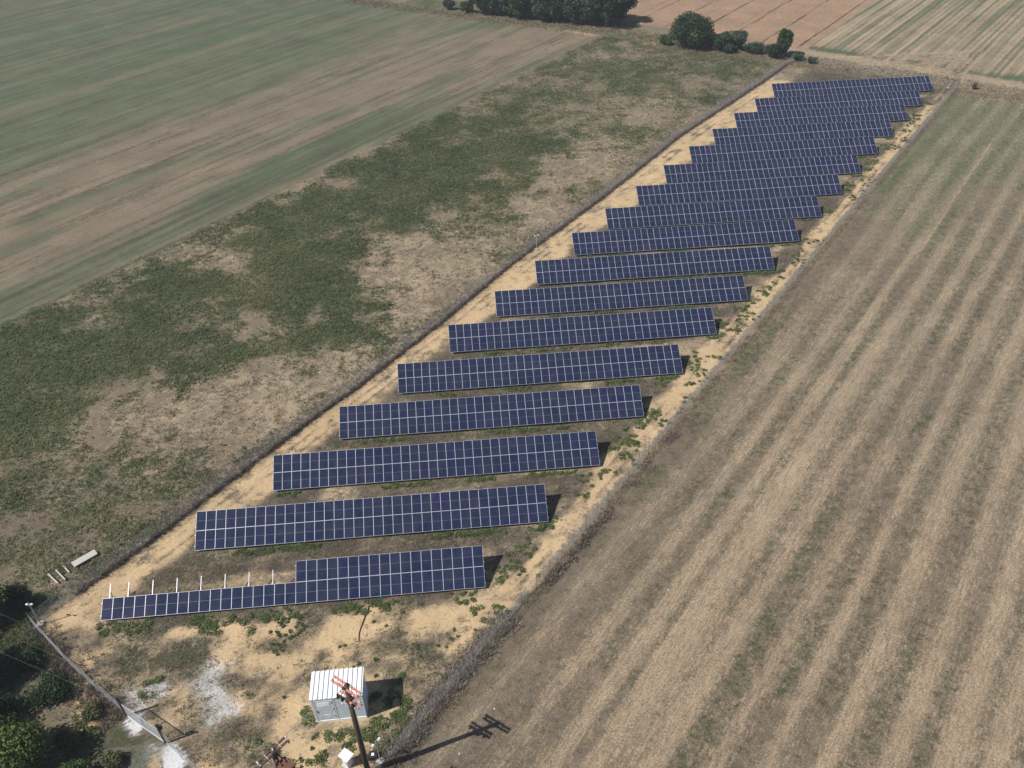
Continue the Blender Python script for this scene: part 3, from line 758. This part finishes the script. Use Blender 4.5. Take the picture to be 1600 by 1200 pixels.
ME_POST = MB().tube([(0,0,-.3), (0,0,2.1)], .026, 6).tube([(0,0,2.1), (0,0,2.14)], .030, 6).mesh('fence_post', [M_fpost])
def fence(pts, label, name='chain_link_fence', hgt=1.9, sp=2.5, pitch=.085, wr=.0014):
    pts = [Vector((a, b_, float(ground_z(a, b_)))) for a, b_ in pts]
    root = thing(name, pts[0], label, 'fence', 'wire fences round the solar plot')
    A = []; B = []; RA = []; RB = []
    posts = []
    for p, q in zip(pts[:-1], pts[1:]):
        d = q-p; Lh = math.hypot(d.x, d.y); n = max(1, round(Lh/sp))
        for k in range(n): posts.append(p+d*k/n)
        uvec = Vector((d.x/Lh, d.y/Lh, 0)); m = int(Lh/pitch)
        for k in range(-int(hgt/pitch), m):
            a0 = k*pitch; a1 = a0+hgt; z0_, z1_ = 0., hgt
            if a0 < 0: z0_ = -a0; a0 = 0
            if a1 > Lh: z1_ = hgt-(a1-Lh); a1 = Lh
            if a1-a0 < .1: continue
            g0 = p+uvec*a0; g1 = p+uvec*a1
            za = p.z+(q.z-p.z)*a0/Lh+.03; zb = p.z+(q.z-p.z)*a1/Lh+.03
            A.append((g0.x, g0.y, za+z0_)); B.append((g1.x, g1.y, zb+z1_))
            A.append((g0.x, g0.y, za+hgt-z0_)); B.append((g1.x, g1.y, zb+hgt-z1_))
        for hz in (.04, hgt/2, hgt):
            RA.append((p.x, p.y, p.z+hz)); RB.append((q.x, q.y, q.z+hz))
    posts.append(pts[-1])
    off = np.array(pts[0])
    o = link('wire_mesh', wires_mesh('wire_mesh', np.array(A)-off, np.array(B)-off, wr, M_wire), root); o['kind'] = 'stuff'
    link('line_wires', wires_mesh('line_wires', np.array(RA)-off, np.array(RB)-off, .004, M_wire), root)
    for k, p in enumerate(posts):
        o = link('fence_post', ME_POST, root, p-pts[0]); o.rotation_euler = (random.uniform(-.02, .02), random.uniform(-.02, .02), random.random()*6)
    return root
fence(LEFT_FENCE, 'long chain link fence on the left side of the plot beside the weedy field')
fence([(SK*y+42.9, y) for y in (-20, -12, 0, 18, 40, 65, 95, 133.5)], 'long chain link fence on the right side of the plot beside the stubble field')
fence([(128.7,160.0), (143,146.5), (158.2,133.5)], 'short chain link fence behind the farthest solar table')
fence(FRONT[:4], 'chain link fence at the front left from the corner post to the gate', wr=.0018)
fence([(9.05,-13.05), (14.5,-18.0), (25.6,-20)], 'chain link fence at the front between the gate and the wooden pole')

# ------------------------------------------------------------------ gate
gate = thing('sliding_gate', (5.0,-10.1,0), 'grey mesh gate with a bright top rail across the concrete entrance', 'gate')
gd = Vector((4.0,-2.9,0)); gl = gd.length; gdn = gd.normalized()
g_ = MB()
for hz in (.12, 1.95): g_.bar(gdn*.15+Vector((0,0,hz)), gdn*(gl-.12)+Vector((0,0,hz)), .06, .06)
for q in (.15, gl*.5, gl-.15): g_.bar(gdn*q+Vector((0,0,.10)), gdn*q+Vector((0,0,1.97)), .06, .06, up=Vector((0,1,0)))
g_.build('gate_frame', M_steel, gate)
A = []; B = []
for k in range(int(gl/.07)):
    p = gdn*(.15+k*.07)
    if p.length > gl-.15: break
    A.append((p.x, p.y, .12)); B.append((p.x, p.y, 1.95))
for k in range(14):
    A.append((*(gdn*.15)[:2], .12+k*.14)); e_ = gdn*(gl-.15); B.append((e_.x, e_.y, .12+k*.14))
o = link('gate_mesh', wires_mesh('gate_mesh', A, B, .008, M_wire), gate)
MB().bar(gdn*-.2+Vector((0,0,.06)), gdn*(gl+2.2)+Vector((0,0,.06)), .12, .05).build('guide_rail', M_steel, gate)
for q, hh, lab in ((-.05, 2.9, 'black steel post at the left end of the mesh gate'), (gl+.1, 3.0, 'black steel post with a small box at the right end of the mesh gate')):
    p = Vector((5.0,-10.1,0))+gdn*q
    r_ = thing('gate_post', p, lab, 'post', 'black posts at the two ends of the gate')
    MB().box(-.08, .08, -.08, .08, -.3, hh).build('post_shaft', M_black, r_)
    MB().box(-.1, .1, -.1, .1, hh, hh+.03).build('post_cap', M_black, r_)
    if q > 0:
        MB().box(-.2, .2, .081, .3, 2.0, 2.45).build('control_box', M_black, r_)

# ------------------------------------------------------------------ camera poles
def lamp_pole(x, y, hh, label, rz=0.0):
    r_ = thing('camera_pole', (x, y, float(ground_z(x, y))), label, 'pole', 'thin camera poles at the corners and sides of the plot', rz)
    MB().tube([(0,0,-.2), (0,0,hh)], [.06, .045], 8).build('shaft', M_steel, r_)
    MB().box(-.28, .28, -.28, .28, -.1, .22).build('footing', M_conc, r_)
    MB().bar((0,0,hh-.15), (.35,-.1,hh-.1), .05, .05).bar((0,0,hh-.4), (-.3,.12,hh-.35), .05, .05).build('bracket', M_steel, r_)
    MB().box(.20, .42, -.17, -.03, hh-.18, hh-.04).build('camera_housing', M_white, r_)
    MB().box(-.40, -.2, .05, .21, hh-.40, hh-.28).build('camera_housing', M_white, r_)
    return r_
lamp_pole(-6.2,.75, 3.4, 'thin camera pole at the front left corner of the plot')
lamp_pole(50.9,69.0, 2.9, 'thin camera pole halfway along the left fence')
lamp_pole(156.6,134.2, 3.0, 'thin camera pole at the far right corner of the plot')
lamp_pole(27.7,-16.6, 3.4, 'thin camera pole beside the tall wooden pole', 1.0)

# ------------------------------------------------------------------ white cabin
cabin = thing('transformer_cabin', (22.0,-12.45,0), 'white cabin with ribbed roof and pale grey front doors beside the wooden pole', 'cabin', rz=R(0.3))
CW, CD, CH = 4.35, 2.55, 3.62
MB().box(-.06, CW+.06, -.06, CD+.06, -.2, .22).build('plinth', M_white, cabin)
w_ = MB()
th = .06
w_.box(0, CW, CD-th, CD, .22, CH).box(0, th, 0, CD-th, .22, CH).box(CW-th, CW, 0, CD-th, .22, CH).box(th, CW-th, 0, th, .22, CH)
for k in range(11):       # ribs on the side and back walls
    w_.box(.15+k*.4, .25+k*.4, CD, CD+.03, .3, CH-.1)
for k in range(6):
    for xx in (-.03, CW): w_.box(xx, xx+.03, .12+k*.42, .24+k*.42, .3, CH-.1)
w_.build('wall', M_wall, cabin)
rf = MB().box(-.1, CW+.1, -.1, CD+.1, CH, CH+.06)
ro = rf.build('roof', M_white, cabin)
rib = MB().box(-.075, .075, -.1, CD+.1, CH+.06, CH+.13).mesh('roof_rib', [M_white])
for k in range(11): link('roof_rib', rib, cabin, (.12+k*(CW-.24)/10, 0, 0))
dr = MB().box(.22, 1.72, -.035, -.002, .34, CH-.42).build('door', M_door, cabin)
fr_ = MB()
fr_.box(.16, .22, -.05, -.001, .30, CH-.30).box(1.72, 1.80, -.05, -.001, .30, CH-.30).box(.22, 1.72, -.05, -.001, CH-.42, CH-.30)
fr_.build('door_frame', M_white, cabin)
for k in range(7): MB().box(.45, 1.5, -.055, -.035, CH-1.15+k*.09, CH-1.11+k*.09).build('louvre', M_white, cabin)
MB().box(.30, .36, -.075, -.035, 1.5, 1.85).build('handle', M_black, cabin)
MB().box(.85, 1.40, -.052, -.035, .62, 1.15).build('sign_plate', M_white, cabin)
MB().box(1.98, CW-.16, -.03, -.002, .34, CH-.30).build('door', M_door, cabin)
MB().box(1.86, 1.95, -.05, -.001, .30, CH-.10).build('corner_trim', M_white, cabin)
MB().box(CW-.1, CW+.03, -.05, -.001, .30, CH-.02).build('corner_trim', M_white, cabin)
MB().box(-.03, .10, -.05, -.001, .30, CH-.02).build('corner_trim', M_white, cabin)

for zz in (.75, 1.85, 2.85): MB().box(1.70, 1.76, -.075, -.05, zz, zz+.16).build('hinge', M_black, cabin)
for yy in (.5, 1.55): MB().box(CW+.031, CW+.06, yy, yy+.55, 2.5, 3.0).build('vent', M_door, cabin)
for k in range(6): MB().box(2.5, 3.7, -.05, -.03, CH-1.15+k*.09, CH-1.11+k*.09).build('louvre', M_white, cabin)

# ------------------------------------------------------------------ wooden poles
def util_pole(name, x, y, hh, ang, label, armlen, armmat, second, sep=.30):
    r_ = thing(name, (x, y, 0), label, 'utility pole', 'tall wooden line poles at the front', ang)
    MB().tube([(0,0,-.5), (0,0,hh*.5), (0,0,hh+.12)], [.26, .23, .18], 12).build('shaft', M_wood, r_, smooth=True)
    for zz, ln, s2 in ((hh, armlen, True),) + ((second,) if second else ()):
        for sg in (-1, 1):
            MB().box(-ln/2, ln/2, sg*sep/2-.07, sg*sep/2+.07, zz-.10, zz+.05).build('crossarm', armmat, r_)
        for xx in (-ln/2+.08, -ln*.22, ln*.22, ln/2-.08):
            MB().box(xx-.035, xx+.035, -sep/2-.09, sep/2+.09, zz+.05, zz+.075).build('clamp_plate', M_steel, r_)
        MB().box(-.16, .16, -sep/2-.1, sep/2+.1, zz-.13, zz+.09).build('saddle', M_black, r_)
    return r_
pole1 = util_pole('utility_pole', 26.73, -17.48, 13.0, math.atan2(-1.33, 1.70), 'tall dark wooden pole with two levels of faded red crossarms in front of the cabin', 2.65, M_red, (11.3, 2.2, True), sep=.36)
def insulator(parent, x, y, z, top, mat=None):
    m = MB()
    m.tube([(x,y,z), (x,y,z+top)], .022, 6)
    for k in range(3): m.tube([(x,y,z+top*(.25+.25*k)), (x,y,z+top*(.33+.25*k))], [.07, .045], 10)
    m.build('insulator', mat or M_porc, parent)
for xx, yy in ((-1.2,-.18),(0.35,.18),(1.2,-.18)): insulator(pole1, xx, yy, 13.05, .22)
for xx in (-.85, -.42, .62):
    m = MB().tube([(xx,-.34,11.2), (xx,-.30,11.6)], [.12, .10], 10).tube([(xx,-.30,11.6), (xx,-.30,11.68)], [.06, .04], 8)
    m.build('fuse_cutout', M_black, pole1)
for xx in (-.85, .85):
    insulator(pole1, xx, .18, 11.35, .22)
MB().bar((-.7,0,12.9), (0,0,12.1), .05, .05).bar((.7,0,12.9), (0,0,12.1), .05, .05).build('brace', M_steel, pole1)
MB().bar((-.6,-.15,11.35), (0,-.15,10.5), .05, .05).bar((.6,-.15,11.35), (0,-.15,10.5), .05, .05).build('brace', M_steel, pole1)
MB().tube([(.22,.10,0), (.20,.10,6), (.17,.08,11.2)], .035, 6).build('conduit', M_porc, pole1)
MB().box(.15, .50, -.1, .20, 10.5, 10.9).build('junction_box', M_white, pole1)
pole2 = util_pole('utility_pole', 21.95, -21.95, 13.0, math.atan2(1.75, 1.74), 'brown steel crossarm pole top at the bottom edge of the picture left of the cabin', 2.55, M_rust, None, sep=.36)
MB().bar((-.1,-.9,12.2), (-.1,.25,12.2), .10, .12).bar((.25,-.9,12.2), (.25,.25,12.2), .10, .12).build('platform_beam', M_rust, pole2)
MB().box(-.35, .5, -1.5, -.45, 11.75, 12.15).build('platform_box', M_rust, pole2)
for xx in (-1.2, 0.05, 1.2):
    insulator(pole2, xx, .0, 13.07, .30, M_porc)
    MB().tube([(xx-.05,-.30,12.85), (xx-.05,-.30,13.1)], [.07, .05], 8).build('dead_end', M_black, pole2)

def world_pt(o, p):
    c, s = math.cos(o.rotation_euler.z), math.sin(o.rotation_euler.z)
    return Vector((o.location.x+c*p[0]-s*p[1], o.location.y+s*p[0]+c*p[1], o.location.z+p[2]))
def span(a, b_, sag, label, rad=.006, n=18):
    a = Vector(a); b_ = Vector(b_)
    pts = [a.lerp(b_, t/n)-Vector((0,0,sag*4*(t/n)*(1-t/n))) for t in range(n+1)]
    tag(MB().tube(pts, rad, 4, cap=False).build('power_line', M_cable), label, 'power line', 'overhead line conductors')
LINE_END = [(-64,26,13.2), (-65.3,24.6,13.5), (-66.6,23.2,13.2)]
for k, xx in enumerate((1.2, .05, -1.2)):
    span(world_pt(pole2, (xx, 0, 13.35)), LINE_END[k], .9, ['inner','middle','outer'][k]+' overhead wire running from the brown pole top to the left edge')
for k, (xa, xb) in enumerate(((-1.2,1.2), (.35,.05), (1.2,-1.2))):
    span(world_pt(pole1, (xa, -.18 if k != 1 else .18, 13.27)), world_pt(pole2, (xb, 0, 13.36)), .15, ['left','middle','right'][k]+' short wire between the two wooden pole tops', .010)

# white cabinet at the foot of the pole
cab = thing('meter_cabinet', (25.0,-16.55,0), 'small white metal cabinet with a flat top at the foot of the wooden pole', 'cabinet', rz=R(-38))
MB().box(-.30, .30, -.30, .30, 0, 1.45).build('body', M_white, cab)
MB().box(-.52, .52, -.42, .42, 1.45, 1.55).build('roof', M_white, cab)
MB().box(-.25, .25, -.33, -.301, .15, 1.3).build('door', M_wall, cab)
MB().box(.16, .20, -.36, -.33, .7, .9).build('handle', M_black, cab)
MB().box(-.42, .42, -.42, .42, -.1, .06).build('plinth', M_conc, cab)
shade_block = thing('shadow_block', (27.1,-16.2,0), 'black block standing in for a dark shadow, with a small white plate, right of the wooden pole', 'box')
MB().box(-.35, .35, -.3, .3, 0, .6).build('body', M_black, shade_block)  # black block put where a dark shadow lies on the ground
MB().box(-.12, .12, -.15, .1, .6, .63).build('cover_plate', M_white, shade_block)

# brown pipe, planks, slab, stones
pts = [(26.0,-.45,.05),(25.95,-.9,.10),(25.75,-1.5,.08),(25.55,-2.2,.08),(25.35,-2.9,.07),(25.2,-3.6,.06),(25.22,-4.3,.04),(25.3,-4.6,-.05)]
tag(MB().tube([(a, b_, c+float(ground_z(a, b_))) for a, b_, c in pts], .05, 8).build('cable_pipe', M_pipe, smooth=True), 'brown cable pipe curving over the sand in front of the nearest solar table', 'pipe')
for k, (a, b_, lab) in enumerate((((-7.6,7.0),(-6.15,5.65),'leftmost pale plank beside the left fence'), ((-6.95,7.45),(-5.55,6.05),'middle pale plank of the three beside the left fence'), ((-6.35,7.95),(-5.45,7.0),'rightmost and shortest pale plank nearest the concrete slab'))):
    z0_ = float(ground_z(a[0], a[1]))+.12
    tag(MB().bar((a[0], a[1], z0_+.1), (b_[0], b_[1], z0_+.1), .14, .06).build('plank', M_stone), lab, 'plank', 'pale planks lying in the weeds')
sl = MB(); c_ = Vector((-4.35, 8.65, .3)); d_ = Vector((1.75, 1.45, 0)).normalized()
sl.bar(c_-d_*1.25, c_+d_*1.25, .85, .12)
tag(sl.build('concrete_slab', M_stone), 'pale concrete slab lying in the weeds outside the left fence', 'slab')
def stone(x, y, r, label):
    bm = bmesh.new(); bmesh.ops.create_icosphere(bm, subdivisions=2, radius=r)
    for v in bm.verts: v.co *= random.uniform(.8, 1.15); v.co.z *= .6
    me = bpy.data.meshes.new('stone'); bm.to_mesh(me); bm.free(); me.materials.append(M_stone)
    o = link('stone', me, None, (x, y, float(ground_z(x, y))+r*.35)); tag(o, label, 'stone', 'pale stones lying in the stubble')
stone(37.7,-12.8,.11,'small white stone beside the crossarm shadow in the stubble field')
stone(34.4,-16.6,.10,'small white stone below the long pole shadow at the bottom')
stone(56.1,-1.7,.09,'small white stone farther right in the stubble field')

# ------------------------------------------------------------------ trees and bushes
def foliage(name, centres, leaf, n, mat, parent, tone_top=.35):
    """leaves on clumps; centres = (x,y,z,r,weight)"""
    c = np.array(centres, float); wgt = c[:, 3]**2; idx = RNG.choice(len(c), n, p=wgt/wgt.sum())
    v = RNG.normal(0, 1, (n, 3)); v /= np.linalg.norm(v, axis=1)[:, None]
    rr = RNG.uniform(.45, 1.05, n)**.7
    P = c[idx, :3]+v*(c[idx, 3]*rr)[:, None]*np.array([1, 1, .85])
    nrm = v+RNG.normal(0, .55, (n, 3)); nrm /= np.linalg.norm(nrm, axis=1)[:, None]
    t1 = np.cross(nrm, RNG.normal(0, 1, (n, 3))); t1 /= np.linalg.norm(t1, axis=1)[:, None]; t2 = np.cross(nrm, t1)
    s = leaf*RNG.uniform(.6, 1.3, n)[:, None]
    Q = np.stack([P-t1*s*.5, P+t2*s*.42, P+t1*s*.6, P-t2*s*.42], 1).reshape(-1, 3)
    me = np_mesh(name, Q, np.arange(4*n).reshape(-1, 4), [mat])
    cl = RNG.uniform(0, .7, len(c))[idx]
    at = me.attributes.new('tone', 'FLOAT', 'FACE'); at.data.foreach_set('value', np.clip(cl+RNG.normal(.20, .20, n), 0, 1).astype(np.float32))
    return link(name, me, parent)

def tree(name, x, y, hh, cr, label, cat, mat, leaf=.3, n=6000, group=None, squash=1.0, bare=.25, nclump=26):
    z0_ = float(ground_z(x, y))
    t = thing(name, (x, y, z0_), label, cat, group)
    tk = MB(); rt = .03*hh+.03
    top = Vector((random.uniform(-.3, .3), random.uniform(-.3, .3), hh*.72))
    tk.tube([(0,0,-.2), top*.35+Vector((random.uniform(-.1,.1),0,0)), top*.7, top], [rt, rt*.8, rt*.5, rt*.2], 8)
    cents = []
    zc = hh*(bare+(1-bare)/2); hz = hh*(1-bare)/2
    for k in range(nclump):
        v = Vector((random.gauss(0,1), random.gauss(0,1), random.gauss(0,1))).normalized()*(random.random()**.45)
        rr = cr*random.uniform(.26, .46)
        p = Vector((v.x*(cr-rr*.8), v.y*(cr-rr*.8), zc+v.z*(hz-rr*.7)))
        cents.append((p.x, p.y, max(p.z, rr*.6), rr))
        if k % 3 == 0:
            a = top*(.35+.5*random.random()); tk.tube([a, a.lerp(p, .5)+Vector((0,0,.15)), p], [rt*.4, rt*.25, rt*.1], 6)
    tk.build('trunk', M_bark, t, smooth=True)
    foliage('crown', cents, leaf, n, mat, t)
    return t
tree('round_tree', 105.2, 175.4, 9.0, 6.6, 'large round dark green bush tree standing alone past the weedy field', 'tree', M_leaf_dark, .42, 26000, bare=0, nclump=90)
tree('bush', 98.9, 177.6, 3.0, 2.4, 'small bright green bush left of the large round tree', 'bush', M_leaf_mid, .3, 3000, bare=0)
tree('bush', 112.2, 171.6, 4.6, 3.8, 'dark bush close to the right side of the large round tree', 'bush', M_leaf_dark, .35, 5000, bare=0)
tree('small_tree', 116.4, 170.6, 6.2, 3.1, 'slim dark tree between the large round tree and the last small tree', 'tree', M_leaf_blue, .32, 8000, bare=0, nclump=34)
tree('bush', 120.2, 167.2, 3.0, 3.2, 'low grey green bush right of the slim dark tree', 'bush', M_leaf_blue, .3, 2600, bare=0)
tree('bush', 114.0, 168.6, 2.6, 2.2, 'low bush in front of the slim dark tree', 'bush', M_leaf_dark, .3, 2600, bare=0)
tree('small_tree', 126.3, 163.6, 7.0, 2.7, 'small dark tree above the far end of the left fence', 'tree', M_leaf_dark, .32, 8000, bare=0, nclump=34)
tree('bush', 124.0, 162.0, 3.8, 3.2, 'dark bush at the foot of the small tree near the left fence end', 'bush', M_leaf_dark, .3, 3600, bare=0)
tree('bush', 129.6, 160.4, 2.4, 1.8, 'dark low bush just right of the left fence end', 'bush', M_leaf_blue, .3, 2200, bare=0)
tree('bush', 132.4, 157.6, 1.9, 1.4, 'smallest low dark bush at the foot of the far bank', 'bush', M_leaf_dark, .26, 1500, bare=0)
# the dense clump along the far edge
ordn = ['first tree','second tree','third tree','fourth tree','fifth tree','sixth tree','seventh tree','eighth tree','ninth tree','rightmost tree']
for q in range(10):
    for rw in range(2):
        f_ = (q+.5*rw)/9.6
        x = 51+f_*37+rw*3.2+random.uniform(-1, 1); y = 217.6-f_*21.6+rw*6.2+random.uniform(-.8, .8)
        tree('field_tree', x, y, random.uniform(9.5, 12.5)*(1.0 if q > 1 else .8), random.uniform(4.0, 5.0),
             '%s from the left in the %s of the dense far clump' % (ordn[q], 'front line' if rw == 0 else 'back line'), 'tree',
             M_leaf_blue if (q+rw) % 3 else M_leaf_dark, .5, 6500, 'trees in the dense far clump', bare=0, nclump=34)
tree('bush', 41.0, 224.6, 3.2, 2.4, 'dark bush left of the dense far clump of trees', 'bush', M_leaf_dark, .4, 2600, bare=0)
tree('bush', 46.5, 219.6, 4.0, 2.8, 'light green bush touching the left end of the far clump', 'bush', M_leaf_mid, .4, 2600, bare=0)
# near left corner
tree('broad_tree', -3.2, -14.6, 5.6, 4.0, 'leafy green tree cut by the bottom left corner of the picture', 'tree', M_leaf_mid, .20, 34000, bare=.05, nclump=60)
tree('bush', 2.4, -16.4, 2.8, 2.3, 'green bush at the bottom edge right of the corner tree', 'bush', M_leaf_mid, .17, 7000, bare=0)
tree('bush', -2.6, -7.2, 1.3, 2.2, 'dark bush outside the front left fence', 'bush', M_leaf_dark, .16, 5000, bare=0)
tree('broad_tree', -11.2, -5.6, 6.6, 3.6, 'dark tree at the left edge below the fence corner', 'tree', M_leaf_dark, .22, 14000, bare=.05, nclump=36)
tree('broad_tree', -12.2, 1.6, 5.6, 3.4, 'dark green tree at the left edge above the fence corner', 'tree', M_leaf_mid, .2, 9000, bare=.05)
tree('broad_tree', -9.0, -11.5, 6.4, 3.4, 'dark tree at the left edge just above the corner tree', 'tree', M_leaf_dark, .22, 10000, bare=.05)

for (x, y, hh, cr, lab) in ((-5.6,-3.6,1.1,1.9,'dark bush between the left edge and the corner pole'), (-6.4,-8.6,1.9,1.9,'dark bush at the left edge behind the corner tree'),
                           (.6,-12.2,1.2,1.2,'low scrub bush in the shade right of the corner tree'), (2.0,-9.6,1.0,1.1,'low olive bush against the middle of the front left fence'),
                           (5.0,-14.6,1.1,1.1,'low dark bush left of the pale entrance strip'), (-10.4,4.6,1.0,1.4,'dark bush left of the three pale planks')):
    tree('bush', x, y, hh, cr, lab, 'bush', M_leaf_dark if lab.startswith('dark') else M_olive, .15, 3600, bare=0)
def bare_bush(x, y, hh, label, n=26, mat=M_twig, tone=.9):
    z0_ = float(ground_z(x, y)); t = thing('dead_bush', (x, y, z0_), label, 'bush')
    m = MB()
    for k in range(n):
        a = random.uniform(0, 6.28); l_ = hh*random.uniform(.6, 1.0); e = random.uniform(.1, .75)
        p = Vector((math.cos(a)*math.sin(e), math.sin(a)*math.sin(e), math.cos(e)))*l_
        q = p*.45+Vector((0,0,.12*hh))
        m.tube([(0,0,-.1), q, p], [.07, .04, .02], 5)
        for _ in range(3):
            b2 = p.lerp(q, random.random()); m.tube([b2, b2+Vector((random.uniform(-.4,.4), random.uniform(-.4,.4), random.uniform(.1,.5)))*hh*.4], [.025, .012], 4)
    me = m.mesh('branches', [mat]); at = me.attributes.new('tone', 'FLOAT', 'FACE')
    at.data.foreach_set('value', [tone]*len(me.polygons)); link('branches', me, t)
bare_bush(138.4, 151.2, 3.4, 'pale leafless forked bush on the far bank', 12, M_dry, .9)
tree('bush', 162.6, 133.4, 1.7, .6, 'narrow dark brown shrub right of the far fence corner', 'bush', blade_material('brown_leaves', [(.07,.055,.042), (.13,.10,.075)]), .25, 1400, bare=0)

# ------------------------------------------------------------------ the air
m_h = bpy.data.materials.new('thin_haze'); m_h.use_nodes = True
nt = m_h.node_tree; nt.nodes.remove(nt.nodes['Principled BSDF'])
pv = nt.nodes.new('ShaderNodeVolumePrincipled'); pv.inputs['Color'].default_value = (.80,.88,1.0,1); pv.inputs['Density'].default_value = .0003
pv.inputs['Anisotropy'].default_value = .1
nt.links.new(pv.outputs[0], nt.nodes['Material Output'].inputs['Volume'])
hz_ = MB().box(-2600, 3200, -2600, 3200, -2.0, 72.0).build('haze', m_h)
hz_['kind'] = 'stuff'; hz_['label'] = 'thin pale summer haze over the whole landscape'; hz_['category'] = 'haze'
